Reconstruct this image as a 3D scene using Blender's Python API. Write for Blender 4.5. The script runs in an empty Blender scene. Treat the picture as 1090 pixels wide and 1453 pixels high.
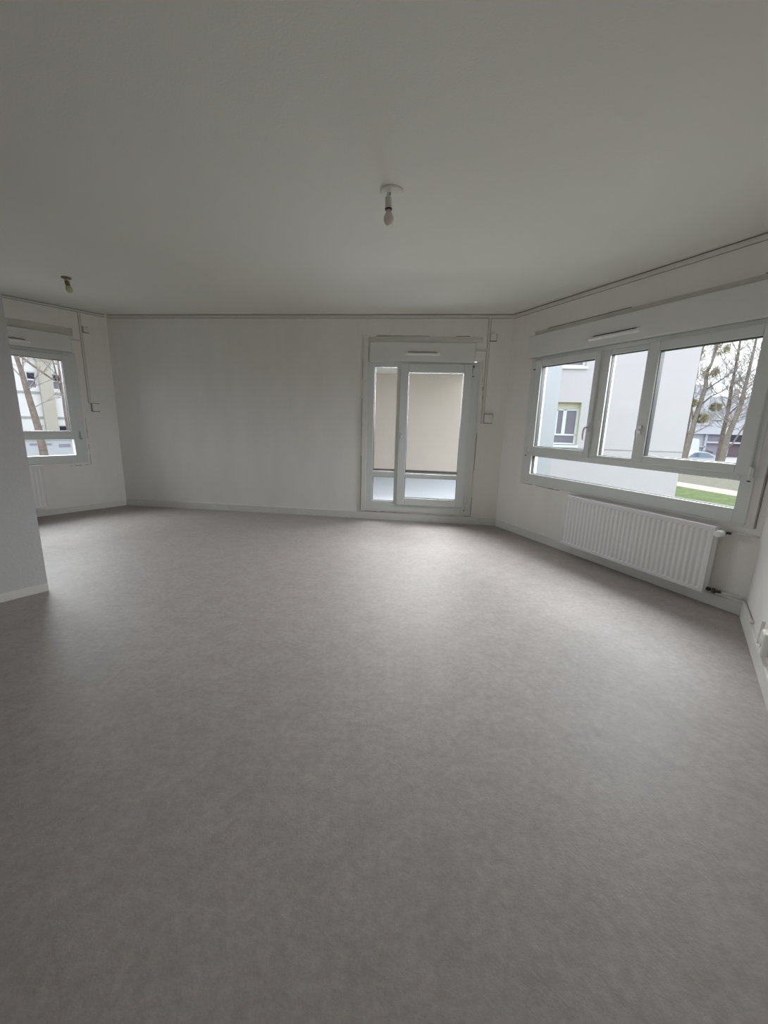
import bpy, bmesh, math, random
from mathutils import Matrix, Vector
random.seed(7)
C = bpy.context.scene.collection
scene = bpy.context.scene
PI = math.pi

# ---------------------------------------------------------------- camera
cd = bpy.data.cameras.new('camera'); cam = bpy.data.objects.new('camera', cd); C.objects.link(cam)
rt = Vector((0.99958, 0.00624, 0.02821)); up = Vector((-0.02889, 0.21574, 0.97602)); fw = Vector((0.0, 0.97643, -0.21583))
rt = fw.cross(up).normalized(); up = rt.cross(fw).normalized()
mw = Matrix((( rt.x, up.x, -fw.x, 0), (rt.y, up.y, -fw.y, 0), (rt.z, up.z, -fw.z, 1.2525), (0, 0, 0, 1)))
cam.matrix_world = mw
cd.sensor_fit = 'VERTICAL'; cd.sensor_height = 24.0; cd.lens = 576.86 / 1453 * 24.0
cd.clip_start = 0.02; cd.clip_end = 500
scene.camera = cam

# ---------------------------------------------------------------- sky and exposure
w = bpy.data.worlds.new('overcast_sky'); scene.world = w; w.use_nodes = True
nt = w.node_tree; bg = nt.nodes['Background']
tc = nt.nodes.new('ShaderNodeTexCoord'); nz = nt.nodes.new('ShaderNodeTexNoise'); nz.inputs['Scale'].default_value = 2.2
nz.inputs['Detail'].default_value = 4
cr = nt.nodes.new('ShaderNodeValToRGB')
cr.color_ramp.elements[0].position = 0.3; cr.color_ramp.elements[0].color = (0.80, 0.90, 1.0, 1)
cr.color_ramp.elements[1].position = 0.7; cr.color_ramp.elements[1].color = (0.96, 0.98, 1.0, 1)
nt.links.new(tc.outputs['Generated'], nz.inputs['Vector']); nt.links.new(nz.outputs['Fac'], cr.inputs['Fac'])
nt.links.new(cr.outputs['Color'], bg.inputs['Color'])
bg.inputs['Strength'].default_value = 1.0
scene.view_settings.view_transform = 'Standard'; scene.view_settings.look = 'None'
scene.view_settings.gamma = 1; scene.view_settings.use_curve_mapping = False
scene.view_settings.exposure = 1.65
scene.cycles.max_bounces = 16; scene.cycles.diffuse_bounces = 12; scene.cycles.transparent_max_bounces = 16
scene.cycles.sample_clamp_indirect = 8.0

# ---------------------------------------------------------------- room plan (metres; floor z = 0)
H = 2.5; T = 0.16
L = Vector((-3.653, 5.635, 0)); R = Vector((1.429, 5.052, 0)); N = Vector((2.5247, 2.6313, 0)); Q = Vector((-2.399, 2.724, 0))
dL = Vector((0.58718, 0.80946, 0)); dR = Vector((-0.41238, 0.91101, 0)); dN = Vector((0.5818, 0.81333, 0))
dB = (R - L).normalized(); LB = (R - L).length; LR = (N - R).length
LL = 8.2; LN = 5.6

def frame(o, d, room):                      # local x along the wall, y into the room, z up
    x = d.normalized(); z = Vector((0, 0, 1)); y = z.cross(x)
    if y.dot(room) < 0: y = -y              # mirrored frames are turned round below
    m = Matrix.Identity(4)
    for i in range(3): m[i][0] = x[i]; m[i][1] = y[i]; m[i][2] = z[i]; m[i][3] = o[i]
    return m
cen = Vector((0, 3, 0))
FB = frame(L, dB, cen - L); FR = frame(R, -dR, cen - R); FL = frame(L, -dL, cen - L); FN = frame(N, -dN, cen - N)

# ---------------------------------------------------------------- sky portals outside the glass (they only guide sky sampling), then added fill lamps
def portal(F, s, z, w_, h_, y=-0.4):
    ld = bpy.data.lights.new('added_area_light', 'AREA'); ld.shape = 'RECTANGLE'; ld.size = w_; ld.size_y = h_
    ld.cycles.is_portal = True
    o = bpy.data.objects.new('added_area_light', ld); C.objects.link(o)
    yin = Vector((F[0][1], F[1][1], F[2][1])); zz = -yin; yy = Vector((0, 0, 1)); xx = yy.cross(zz)
    p = F @ Vector((s, y, z))
    o.matrix_world = Matrix(((xx.x, yy.x, zz.x, p.x), (xx.y, yy.y, zz.y, p.y), (xx.z, yy.z, zz.z, p.z), (0, 0, 0, 1)))
    return o

def window_fill(F, s, z, w_, h_, power, tilt=32, y=-0.95, col=(0.95, 0.98, 1.0)):    # added area lamp outside a window, brightens the room beyond what the sky gives
    ld = bpy.data.lights.new('added_area_light', 'AREA'); ld.shape = 'RECTANGLE'; ld.size = w_; ld.size_y = h_; ld.energy = power; ld.color = col
    o = bpy.data.objects.new('added_area_light', ld); C.objects.link(o)
    yin = Vector((F[0][1], F[1][1], F[2][1])); d = (yin * math.cos(math.radians(tilt)) - Vector((0, 0, 1)) * math.sin(math.radians(tilt)))
    zz = -d; xx = Vector((0, 0, 1)).cross(zz).normalized(); yy = zz.cross(xx); p = F @ Vector((s, y, z))
    o.matrix_world = Matrix(((xx.x, yy.x, zz.x, p.x), (xx.y, yy.y, zz.y, p.y), (xx.z, yy.z, zz.z, p.z), (0, 0, 0, 1)))
    return o
window_fill(FR, 1.75, 2.5, 2.2, 1.5, 94, 38, -1.3, (0.93, 0.965, 1.0))
window_fill(FL, 1.2, 2.35, 1.9, 1.5, 68, 38, -1.2, (0.93, 0.965, 1.0))
window_fill(FB, 4.1, 1.75, 1.3, 1.1, 27, 20, -0.9, (0.96, 0.96, 0.97))

# ---------------------------------------------------------------- materials
def mat(name, col, rough=0.6, var=0.0, scale=5.0, bump=0.0, bscale=80.0, spec=0.3, metal=0.0, col2=None, stretch=None, detail=5.0):
    m = bpy.data.materials.new(name); m.use_nodes = True; t = m.node_tree; b = t.nodes['Principled BSDF']
    b.inputs['Roughness'].default_value = rough; b.inputs['Specular IOR Level'].default_value = spec
    b.inputs['Metallic'].default_value = metal
    co = t.nodes.new('ShaderNodeTexCoord')
    n = t.nodes.new('ShaderNodeTexNoise'); n.inputs['Scale'].default_value = scale; n.inputs['Detail'].default_value = detail
    src = co.outputs['Object']
    if stretch:
        mp = t.nodes.new('ShaderNodeMapping'); mp.inputs['Scale'].default_value = stretch
        t.links.new(src, mp.inputs['Vector']); src = mp.outputs['Vector']
    t.links.new(src, n.inputs['Vector'])
    r = t.nodes.new('ShaderNodeValToRGB')
    c2 = col2 or tuple(max(0, c * (1 - var)) for c in col)
    r.color_ramp.elements[0].position = 0.32; r.color_ramp.elements[0].color = (*c2, 1)
    r.color_ramp.elements[1].position = 0.68; r.color_ramp.elements[1].color = (*col, 1)
    t.links.new(n.outputs['Fac'], r.inputs['Fac']); t.links.new(r.outputs['Color'], b.inputs['Base Color'])
    if bump:
        n2 = t.nodes.new('ShaderNodeTexNoise'); n2.inputs['Scale'].default_value = bscale; n2.inputs['Detail'].default_value = 3
        t.links.new(co.outputs['Object'], n2.inputs['Vector'])
        bp = t.nodes.new('ShaderNodeBump'); bp.inputs['Strength'].default_value = bump; bp.inputs['Distance'].default_value = 0.01
        t.links.new(n2.outputs['Fac'], bp.inputs['Height']); t.links.new(bp.outputs['Normal'], b.inputs['Normal'])
    return m
M = {}
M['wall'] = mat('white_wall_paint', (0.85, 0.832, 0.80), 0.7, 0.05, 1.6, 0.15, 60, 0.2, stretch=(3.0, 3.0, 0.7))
M['partition'] = mat('wall_paint_shaded', (0.60, 0.595, 0.60), 0.7, 0.04, 1.6, 0.15, 60, 0.2)  # wall paint with the partition's shade put into the colour
M['ceiling'] = mat('ceiling_paint', (0.78, 0.77, 0.725), 0.8, 0.03, 1.2, 0.1, 90, 0.1)
M['plaster'] = mat('bare_plaster', (0.70, 0.68, 0.64), 0.85, 0.15, 6, 0.3, 40, 0.1)
M['gap_and_shade'] = mat('dark_gap_and_shade', (0.22, 0.20, 0.18), 0.9)  # open joints, and the shade painted round the electrical boxes
M['shade_line'] = mat('painted_edge_shade', (0.42, 0.40, 0.37), 0.9)  # painted contact shade along ceiling strips and trunking
M['vent'] = mat('bright_white_plastic', (0.93, 0.93, 0.92), 0.4)
M['trim'] = mat('painted_trim', (0.74, 0.725, 0.70), 0.5, 0.06, 9, 0.05, 50, 0.3)
M['pvc'] = mat('white_pvc', (0.68, 0.71, 0.69), 0.32, 0.02, 3, spec=0.45)
M['box'] = mat('white_shutter_box_plastic', (0.74, 0.755, 0.73), 0.4, 0.02, 3, spec=0.4)
M['gasket'] = mat('dark_gasket', (0.06, 0.06, 0.06), 0.6)
M['radiator'] = mat('white_enamel', (0.80, 0.80, 0.80), 0.3, 0.02, 3, spec=0.5)
M['metal'] = mat('satin_metal', (0.55, 0.55, 0.55), 0.3, metal=1.0)
M['darkmetal'] = mat('tarnished_brass', (0.10, 0.09, 0.08), 0.4, metal=0.8)
M['handle'] = mat('handle_aluminium', (0.62, 0.62, 0.62), 0.3, metal=0.3, spec=0.5)
M['socket'] = mat('white_socket_plastic', (0.80, 0.79, 0.76), 0.35, spec=0.45)
M['lampsock'] = mat('grey_white_bakelite', (0.62, 0.60, 0.55), 0.4, spec=0.4)
M['bulb'] = mat('opal_bulb', (0.66, 0.62, 0.57), 0.25, spec=0.5)
M['brass'] = mat('aged_fitting', (0.22, 0.20, 0.11), 0.4, spec=0.4)
M['amber'] = mat('yellowed_bulb', (0.50, 0.47, 0.33), 0.2, spec=0.5)

def floor_mat():
    m = bpy.data.materials.new('mottled_vinyl'); m.use_nodes = True; t = m.node_tree; b = t.nodes['Principled BSDF']
    b.inputs['Specular IOR Level'].default_value = 0.36
    co = t.nodes.new('ShaderNodeTexCoord')
    def noise(s, d, r=0.6):
        n = t.nodes.new('ShaderNodeTexNoise'); n.inputs['Scale'].default_value = s; n.inputs['Detail'].default_value = d
        n.inputs['Roughness'].default_value = r; t.links.new(co.outputs['Object'], n.inputs['Vector']); return n
    a = noise(8, 7, 0.7); c = noise(34, 6, 0.75); e = noise(120, 2)
    r1 = t.nodes.new('ShaderNodeValToRGB'); r1.color_ramp.elements[0].position = 0.35; r1.color_ramp.elements[1].position = 0.65
    r1.color_ramp.elements[0].color = (0.340, 0.308, 0.290, 1); r1.color_ramp.elements[1].color = (0.390, 0.355, 0.336, 1)
    r2 = t.nodes.new('ShaderNodeValToRGB'); r2.color_ramp.elements[0].position = 0.38; r2.color_ramp.elements[1].position = 0.62
    r2.color_ramp.elements[0].color = (0.88, 0.88, 0.88, 1); r2.color_ramp.elements[1].color = (1.06, 1.06, 1.06, 1)
    mx = t.nodes.new('ShaderNodeMix'); mx.data_type = 'RGBA'; mx.blend_type = 'MULTIPLY'; mx.inputs['Factor'].default_value = 1
    t.links.new(a.outputs['Fac'], r1.inputs['Fac']); t.links.new(c.outputs['Fac'], r2.inputs['Fac'])
    t.links.new(r1.outputs['Color'], mx.inputs['A']); t.links.new(r2.outputs['Color'], mx.inputs['B'])
    t.links.new(mx.outputs['Result'], b.inputs['Base Color'])
    mr = t.nodes.new('ShaderNodeMapRange'); mr.inputs['To Min'].default_value = 0.50; mr.inputs['To Max'].default_value = 0.60
    t.links.new(c.outputs['Fac'], mr.inputs['Value']); t.links.new(mr.outputs['Result'], b.inputs['Roughness'])
    bp = t.nodes.new('ShaderNodeBump'); bp.inputs['Strength'].default_value = 0.15; bp.inputs['Distance'].default_value = 0.004
    t.links.new(e.outputs['Fac'], bp.inputs['Height']); t.links.new(bp.outputs['Normal'], b.inputs['Normal'])
    return m
M['floor'] = floor_mat()

def glass_mat():
    m = bpy.data.materials.new('window_glass'); m.use_nodes = True; t = m.node_tree
    for n in list(t.nodes): t.nodes.remove(n)
    o = t.nodes.new('ShaderNodeOutputMaterial'); tr = t.nodes.new('ShaderNodeBsdfTransparent'); gl = t.nodes.new('ShaderNodeBsdfGlossy')
    tr.inputs['Color'].default_value = (0.98, 0.985, 0.985, 1); gl.inputs['Roughness'].default_value = 0.0
    fr = t.nodes.new('ShaderNodeFresnel'); fr.inputs['IOR'].default_value = 1.05
    mx = t.nodes.new('ShaderNodeMixShader')
    t.links.new(fr.outputs['Fac'], mx.inputs['Fac']); t.links.new(tr.outputs[0], mx.inputs[1]); t.links.new(gl.outputs[0], mx.inputs[2])
    t.links.new(mx.outputs[0], o.inputs['Surface']); return m
M['glass'] = glass_mat()
# outdoors
M['render'] = mat('pale_facade_render', (0.49, 0.47, 0.49), 0.9, 0.03, 1.0, 0.1, 30, 0.1)
M['bluerender'] = mat('blue_white_facade_render', (0.42, 0.44, 0.465), 0.9, 0.03, 1.0, spec=0.1)
M['beige'] = mat('beige_facade_render', (0.50, 0.45, 0.405), 0.9, 0.05, 1.2, 0.1, 30, 0.1)
M['cream'] = mat('cream_facade_render', (0.385, 0.365, 0.32), 0.9, 0.05, 1.5, 0.1, 30, 0.1)
M['yellow'] = mat('cream_yellow_paint', (0.50, 0.49, 0.39), 0.8, 0.04, 3)
M['dark'] = mat('dark_tile', (0.09, 0.08, 0.075), 0.7, 0.2, 9)
M['slab'] = mat('pale_blue_grey_screed', (0.43, 0.455, 0.49), 0.6, 0.05, 2.5)
M['sill'] = mat('grey_metal_sill', (0.40, 0.42, 0.42), 0.6)
M['shutter'] = mat('white_frame_outside', (0.62, 0.64, 0.66), 0.5)
M['pane'] = mat('dim_grey_pane', (0.17, 0.17, 0.20), 0.25, 0.1, 2)
M['darkpane'] = mat('dark_pane', (0.03, 0.03, 0.05), 0.2)
M['blind'] = mat('grey_slatted_blind', (0.20, 0.20, 0.24), 0.7, 0.4, 30, stretch=(1, 1, 6))
M['white'] = mat('white_facade_render', (0.60, 0.60, 0.60), 0.9, 0.05, 1.5)
M['bark'] = mat('grey_bark', (0.20, 0.18, 0.15), 0.9, 0.3, 7, 0.5, 20, 0.1)
M['bark2'] = mat('brown_bark', (0.19, 0.155, 0.135), 0.9, 0.3, 7, 0.5, 20, 0.1)
M['twig'] = mat('grey_twigs', (0.30, 0.275, 0.25), 0.9, 0.2, 7)
M['mistletoe'] = mat('mistletoe_green', (0.30, 0.28, 0.14), 0.8, 0.3, 9)
M['grass'] = mat('lawn_grass', (0.155, 0.20, 0.085), 0.9, 0.4, 3.0, 0.6, 12, 0.1)
M['path'] = mat('pale_gravel_path', (0.40, 0.36, 0.32), 0.9, 0.08, 8)
M['dirt'] = mat('bare_earth', (0.20, 0.175, 0.15), 0.95, 0.2, 4, col2=(0.14, 0.145, 0.10))
M['road'] = mat('asphalt', (0.34, 0.33, 0.36), 0.8, 0.06, 2)
M['lilac'] = mat('lilac_grey_shutter', (0.27, 0.26, 0.31), 0.6, 0.08, 3)
M['brown'] = mat('dark_brown_boards', (0.14, 0.11, 0.12), 0.7, 0.2, 5)
M['house'] = mat('white_bungalow_render', (0.40, 0.41, 0.44), 0.8, 0.03, 2)
M['greyroof'] = mat('grey_roof', (0.30, 0.31, 0.30), 0.8, 0.1, 2)
M['carpaint'] = mat('white_car_paint', (0.44, 0.47, 0.50), 0.3, spec=0.5)
M['carblue'] = mat('dark_blue_car_paint', (0.06, 0.08, 0.16), 0.25, spec=0.6)
M['carglass'] = mat('tinted_car_glass', (0.14, 0.19, 0.27), 0.15, spec=0.6)
M['tyre'] = mat('black_tyre', (0.02, 0.02, 0.02), 0.8)
M['garage'] = mat('pale_blue_garage_wall', (0.46, 0.49, 0.52), 0.8, 0.04, 2)
M['bush'] = mat('dark_shrub', (0.05, 0.09, 0.05), 0.9, 0.3, 20)

# ---------------------------------------------------------------- mesh helpers
def box(bm, x0, x1, y0, y1, z0, z1, bev=0.0):
    x0, x1 = sorted((x0, x1)); y0, y1 = sorted((y0, y1)); z0, z1 = sorted((z0, z1))
    v = [bm.verts.new(p) for p in ((x0, y0, z0), (x1, y0, z0), (x1, y1, z0), (x0, y1, z0), (x0, y0, z1), (x1, y0, z1), (x1, y1, z1), (x0, y1, z1))]
    fs = [bm.faces.new([v[i] for i in q]) for q in ((3, 2, 1, 0), (4, 5, 6, 7), (0, 1, 5, 4), (1, 2, 6, 5), (2, 3, 7, 6), (3, 0, 4, 7))]
    if bev:
        es = {e for f in fs for e in f.edges}
        bmesh.ops.bevel(bm, geom=list(es), offset=bev, segments=2, profile=0.6, affect='EDGES')
def prism(bm, pts, z0, z1):
    n = len(pts); a = [bm.verts.new((p[0], p[1], z0)) for p in pts]; b = [bm.verts.new((p[0], p[1], z1)) for p in pts]
    bm.faces.new(a[::-1]); bm.faces.new(b)
    for i in range(n): bm.faces.new((a[i], a[(i + 1) % n], b[(i + 1) % n], b[i]))
def frustum(bm, a, b):                       # two quads, four points each
    A = [bm.verts.new(p) for p in a]; B = [bm.verts.new(p) for p in b]
    bm.faces.new(A[::-1]); bm.faces.new(B)
    for i in range(4): bm.faces.new((A[i], A[(i + 1) % 4], B[(i + 1) % 4], B[i]))
def tube(bm, pts, rad, seg=8, cap=True):
    pts = [Vector(p) for p in pts]; rs = rad if isinstance(rad, (list, tuple)) else [rad] * len(pts)
    rings = []; ref = None
    for i, p in enumerate(pts):
        t = (pts[min(i + 1, len(pts) - 1)] - pts[max(i - 1, 0)]).normalized()
        if ref is None: ref = t.orthogonal().normalized()
        u = (ref - t * ref.dot(t))
        u = u.normalized() if u.length > 1e-6 else t.orthogonal().normalized()
        ref = u; v = t.cross(u)
        rings.append([bm.verts.new(p + (u * math.cos(2 * PI * k / seg) + v * math.sin(2 * PI * k / seg)) * rs[i]) for k in range(seg)])
    for a, b in zip(rings, rings[1:]):
        for k in range(seg): bm.faces.new((a[k], a[(k + 1) % seg], b[(k + 1) % seg], b[k]))
    if cap: bm.faces.new(rings[0][::-1]); bm.faces.new(rings[-1])
def lathe(bm, prof, seg=24, M4=None):        # prof: (r, z) pairs
    rings = []
    for r, z in prof:
        rings.append([bm.verts.new((r * math.cos(2 * PI * k / seg), r * math.sin(2 * PI * k / seg), z)) for k in range(seg)])
    for a, b in zip(rings, rings[1:]):
        for k in range(seg): bm.faces.new((a[k], a[(k + 1) % seg], b[(k + 1) % seg], b[k]))
    bm.faces.new(rings[0][::-1]); bm.faces.new(rings[-1])
    if M4 is not None: bmesh.ops.transform(bm, matrix=M4, verts=[v for r in rings for v in r])
def obj(name, bm, m, parent=None, smooth=False, F=None):
    bmesh.ops.recalc_face_normals(bm, faces=bm.faces)
    me = bpy.data.meshes.new(name); bm.to_mesh(me); bm.free(); me.materials.append(m)
    if smooth:
        for p in me.polygons: p.use_smooth = True
    o = bpy.data.objects.new(name, me); C.objects.link(o)
    if parent is not None: o.parent = parent
    if F is not None: o.matrix_world = F
    return o
def thing(name, label, cat, F=None, group=None, kind=None):
    o = bpy.data.objects.new(name, None); C.objects.link(o); o.empty_display_size = 0.1
    if F is not None: o.matrix_world = F
    return tag(o, label, cat, group, kind)
def tag(o, label, cat, group=None, kind=None):
    if label: o['label'] = label
    if cat: o['category'] = cat
    if group: o['group'] = group
    if kind: o['kind'] = kind
    return o
def T3(F, x, y, z): return F @ Matrix.Translation((x, y, z))
def B(*a, **k):
    bm = bmesh.new(); box(bm, *a, **k); return bm
def ring(bm, x0, x1, z0, z1, wl, wr, wb, wt, y0, y1, bev=0.0):   # a rectangular frame in the wall plane
    box(bm, x0, x0 + wl, y0, y1, z0, z1, bev); box(bm, x1 - wr, x1, y0, y1, z0, z1, bev)
    box(bm, x0 + wl - bev, x1 - wr + bev, y0, y1, z0, z0 + wb, bev); box(bm, x0 + wl - bev, x1 - wr + bev, y0, y1, z1 - wt, z1, bev)

# ---------------------------------------------------------------- the setting: floor, ceiling, walls
A = L - dL * LL                              # far end of the left wall
Z = N - dN * LN                              # far end of the near right wall
Tt = T * math.tan(PI / 6)
def outl(off):                               # outline of the room pushed outward
    nL = Vector((-dL.y, dL.x, 0)); nB = Vector((-dB.y, dB.x, 0)); nR = Vector((dR.y, -dR.x, 0)) ; nN = Vector((dN.y, -dN.x, 0))
    if nR.dot(Vector((1, 0, 0))) < 0: nR = -nR
    def meet(p, d1, q, d2):
        den = d1.x * d2.y - d1.y * d2.x; t = ((q.x - p.x) * d2.y - (q.y - p.y) * d2.x) / den; return p + d1 * t
    a = meet(L + nL * off, dL, L + nB * off, dB); b = meet(R + nB * off, dB, R + nR * off, dR); c = meet(N + nR * off, dR, N + nN * off, dN)
    return [A + nL * off - dL * off, a, b, c, Z + nN * off - dN * off]
floor_bm = bmesh.new(); prism(floor_bm, [(p.x, p.y) for p in outl(T)], -0.2, 0.0)
tag(obj('floor', floor_bm, M['floor']), 'mottled grey-beige vinyl floor of the empty room', 'floor', kind='structure')
c_bm = bmesh.new(); prism(c_bm, [(p.x, p.y) for p in outl(T)], H, H + 0.2)
tag(obj('ceiling', c_bm, M['ceiling']), 'matt off-white painted ceiling', 'ceiling', kind='structure')

def wall(name, F, length, holes, label, miter0=0.0, miter1=0.0, th=T, m=None, h=H):
    bm = bmesh.new()
    def piece(s0, s1, z0, z1):
        e0 = -miter0 if s0 <= 0.0001 else 0; e1 = miter1 if s1 >= length - 0.0001 else 0
        frustum(bm, [(s0, 0, z0), (s1, 0, z0), (s1, 0, z1), (s0, 0, z1)], [(s0 + e0, -th, z0), (s1 + e1, -th, z0), (s1 + e1, -th, z1), (s0 + e0, -th, z1)])
    s = 0.0
    for (a, b, z0, z1) in holes:
        piece(s, a, 0, h); piece(a, b, 0, z0); piece(a, b, z1, h); s = b
    piece(s, length, 0, h)
    bmesh.ops.remove_doubles(bm, verts=bm.verts, dist=1e-5)
    return tag(obj(name, bm, m or M['wall'], None, F=F), label, 'wall', kind='structure')
WZ0, WZ1 = 0.68, 1.975
wall('wall_back', FB, LB, [(3.46, 4.735, 0.135, 1.985)], 'scuffed white back wall pierced by the balcony door', Tt, Tt)
wall('wall_right', FR, LR, [(0.42, 2.54, WZ0, WZ1)], 'white wall under and around the wide window on the right', Tt, Tt)
wall('wall_left', FL, LL, [(0.42, 2.15, WZ0, WZ1)], 'white wall around the window at the left edge', Tt, T)
wall('wall_near_right', FN, LN, [], 'plain white wall at the right edge, turned towards the viewer', Tt, T)
dX = (Z - A).normalized(); FX = frame(A, dX, dL)
wall('wall_rear', FX, (Z - A).length, [], 'white rear wall')
# partition between the nook and the room
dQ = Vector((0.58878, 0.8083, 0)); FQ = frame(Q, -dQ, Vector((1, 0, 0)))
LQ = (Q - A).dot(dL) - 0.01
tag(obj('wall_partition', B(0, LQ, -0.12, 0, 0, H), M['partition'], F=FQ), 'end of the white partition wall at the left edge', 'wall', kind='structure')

# skirting
def strip(name, F, segs, z0, z1, y1, label, m='trim', bev=0.003, y0=0.0, kind='structure', cat='skirting'):
    bm = bmesh.new()
    for a, b in segs: box(bm, a, b, y0, y1, z0, z1, bev)
    o = tag(obj(name, bm, M[m], F=F), label, cat, kind=kind)
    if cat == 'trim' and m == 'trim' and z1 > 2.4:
        e = B(segs[0][0], segs[0][1], 0.0, 0.003, z0 - 0.006, H - 0.0005); obj('edge_shade', e, M['shade_line'], o)  # dark backing, paints the shade above and below the strip
    return o
strip('baseboard_back', FB, [(0.008, LB - 0.008)], 0, 0.095, 0.014, 'white skirting along the back wall')
strip('baseboard_right', FR, [(0.008, LR - 0.008)], 0, 0.09, 0.014, 'white skirting under the long radiator')
strip('baseboard_left', FL, [(0.008, LL)], 0, 0.075, 0.012, 'low white skirting below the left window')
strip('baseboard_near_right', FN, [(0.012, LN)], 0, 0.10, 0.02, 'white skirting at the right edge')
strip('baseboard_partition', FQ, [(0.0, LQ)], 0, 0.06, 0.008, 'low skirting on the partition wall')
# narrow conduit strip just below the ceiling
strip('trim_1', FB, [(0.02, LB - 0.012)], H - 0.036, H - 0.009, 0.014, 'narrow painted strip under the ceiling of the back wall', cat='trim')
strip('trim_2', FR, [(0.012, LR - 0.012)], H - 0.042, H - 0.011, 0.016, 'narrow painted strip under the ceiling over the wide window', cat='trim')
strip('trim_3', FL, [(0.02, LL)], H - 0.030, H - 0.010, 0.008, 'thin painted strip under the ceiling over the left window', cat='trim')
# strips of bare plaster over the shutter boxes
strip('trim_4', FR, [(0.37, 2.60)], 2.2, 2.25, 0.004, 'rough plaster band over the wide shutter box', 'plaster', 0, cat='trim')
strip('trim_5', FL, [(0.39, 2.2)], 2.17, 2.265, 0.004, 'rough plaster band over the left shutter box', 'plaster', 0, cat='trim')
strip('trim_6', FB, [(3.435, 4.785)], 2.19, 2.25, 0.004, 'plaster band over the door shutter box', 'trim', 0, cat='trim')
def jag(F, name, segs, label, y=0.006):       # ragged thin dark crack lines round the casings
    bm = bmesh.new()
    for (s0, z0, s1, z1) in segs:
        n = 9
        for i in range(n):
            if random.random() < 0.25: continue
            a = i / n; b = (i + 1.0) / n; wd = random.uniform(0.001, 0.003)
            sa, sb = s0 + (s1 - s0) * a, s0 + (s1 - s0) * b; za, zb = z0 + (z1 - z0) * a, z0 + (z1 - z0) * b
            if abs(s1 - s0) > abs(z1 - z0): box(bm, sa, sb, 0.0, y, za - wd, za + wd)
            else: box(bm, sa - wd, sa + wd, 0.0, y, za, zb)
    return tag(obj(name, bm, M['gap_and_shade'], F=F), label, 'crack', kind='structure')
jag(FB, 'trim_7', [(3.362, 0.12, 3.366, 2.24), (3.37, 2.262, 4.79, 2.262), (4.79, 0.12, 4.795, 1.15), (3.36, 0.104, 3.85, 0.104), (4.7, 0.104, 4.80, 0.104), (4.80, 2.0, 4.835, 1.55)], 'dark open joint around the balcony door casing')
jag(FR, 'trim_8', [(0.55, 2.253, 2.60, 2.253), (2.616, 0.62, 2.618, 1.95), (0.37, 0.64, 0.37, 1.95), (0.4, 0.612, 1.1, 0.607)], 'dark open joint around the wide window casing')
jag(FL, 'trim_9', [(0.37, 0.6, 0.372, 1.2), (0.372, 0.598, 0.6, 0.598)], 'dark open joint around the left window casing', 0.004)

# ---------------------------------------------------------------- windows
def sash(root, name, x0, x1, z0, z1, glass, y0, y1, bev=0.006):
    gx0, gx1, gz0, gz1 = glass
    bm = bmesh.new(); ring(bm, x0, x1, z0, z1, gx0 - x0, x1 - gx1, gz0 - z0, z1 - gz1, y0, y1, 0.0)
    s = obj(name, bm, M['pvc'], root); bevel(s, bev)
    bm = bmesh.new(); ring(bm, gx0 - 0.004, gx1 + 0.004, gz0 - 0.004, gz1 + 0.004, 0.009, 0.009, 0.009, 0.009, y0 + 0.012, y1 - 0.014)
    obj('gasket', bm, M['gasket'], s)
    pane(s, gx0, gx1, gz0, gz1, (y0 + y1) / 2 - 0.004); return s
def pane(p, x0, x1, z0, z1, y):
    obj('glass_pane', B(x0 - 0.002, x1 + 0.002, y - 0.002, y + 0.002, z0 - 0.002, z1 + 0.002), M['glass'], p)
def bevel(o, wd, seg=2):
    md = o.modifiers.new('bevel', 'BEVEL'); md.width = wd; md.segments = seg; md.limit_method = 'ANGLE'
def handle(p, s, z, y, length=0.115, sgn=1):
    bm = bmesh.new(); box(bm, s - 0.014, s + 0.014, y, y + 0.012, z - 0.035, z + 0.035, 0.004)
    tube(bm, [(s, y + 0.01, z), (s, y + 0.045, z), (s, y + 0.052, z - 0.006), (s + 0.004 * sgn, y + 0.055, z - 0.03), (s + 0.008 * sgn, y + 0.053, z - 0.07), (s + 0.006 * sgn, y + 0.048, z - length)],
         [0.009, 0.009, 0.009, 0.0085, 0.0075, 0.006], 10)
    return obj('handle', bm, M['handle'], p, smooth=False)
def hinge(p, s, z, y):
    bm = bmesh.new(); tube(bm, [(s, y, z - 0.045), (s, y, z + 0.045)], 0.009, 10); box(bm, s - 0.012, s + 0.012, y - 0.02, y, z - 0.04, z + 0.04, 0.002)
    obj('hinge', bm, M['pvc'], p)
    bm = bmesh.new(); tube(bm, [(s, y, z - 0.055), (s, y, z - 0.047)], 0.01, 8); return obj('hinge_pin', bm, M['gasket'], p)

FD = 0.02                                     # frame face stands this far into the room
# wide window on the right wall
W1 = thing('window_1', 'wide three-part white window over the long radiator', 'window', FR, kind='structure')
bm = bmesh.new()
ring(bm, 0.39, 2.56, 0.634, 1.972, 0.127, 0.08, 0.10, 0.04, -0.06, FD)
box(bm, 0.517, 2.48, -0.06, FD, 0.932, 0.985); box(bm, 1.245, 1.343, -0.06, FD, 0.985, 1.932); box(bm, 1.678, 1.72, -0.06, FD, 0.985, 1.932)
box(bm, 1.343, 1.678, -0.06, FD - 0.004, 0.985, 1.006); box(bm, 1.343, 1.678, -0.06, FD - 0.004, 1.892, 1.932)
f = obj('window_frame', bm, M['pvc'], W1); bevel(f, 0.003)
bm = bmesh.new(); ring(bm, 0.375, 2.608, 0.615, 1.972, 0.02, 0.052, 0.022, 0.004, 0.0, 0.013); cs = obj('casing', bm, M['trim'], W1); bevel(cs, 0.003)
s1 = sash(W1, 'sash', 0.465, 1.256, 0.975, 1.938, (0.553, 1.203, 1.04, 1.872), -0.03, FD + 0.022)
handle(s1, 1.228, 1.255, FD + 0.022, 0.115, -1)
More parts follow.
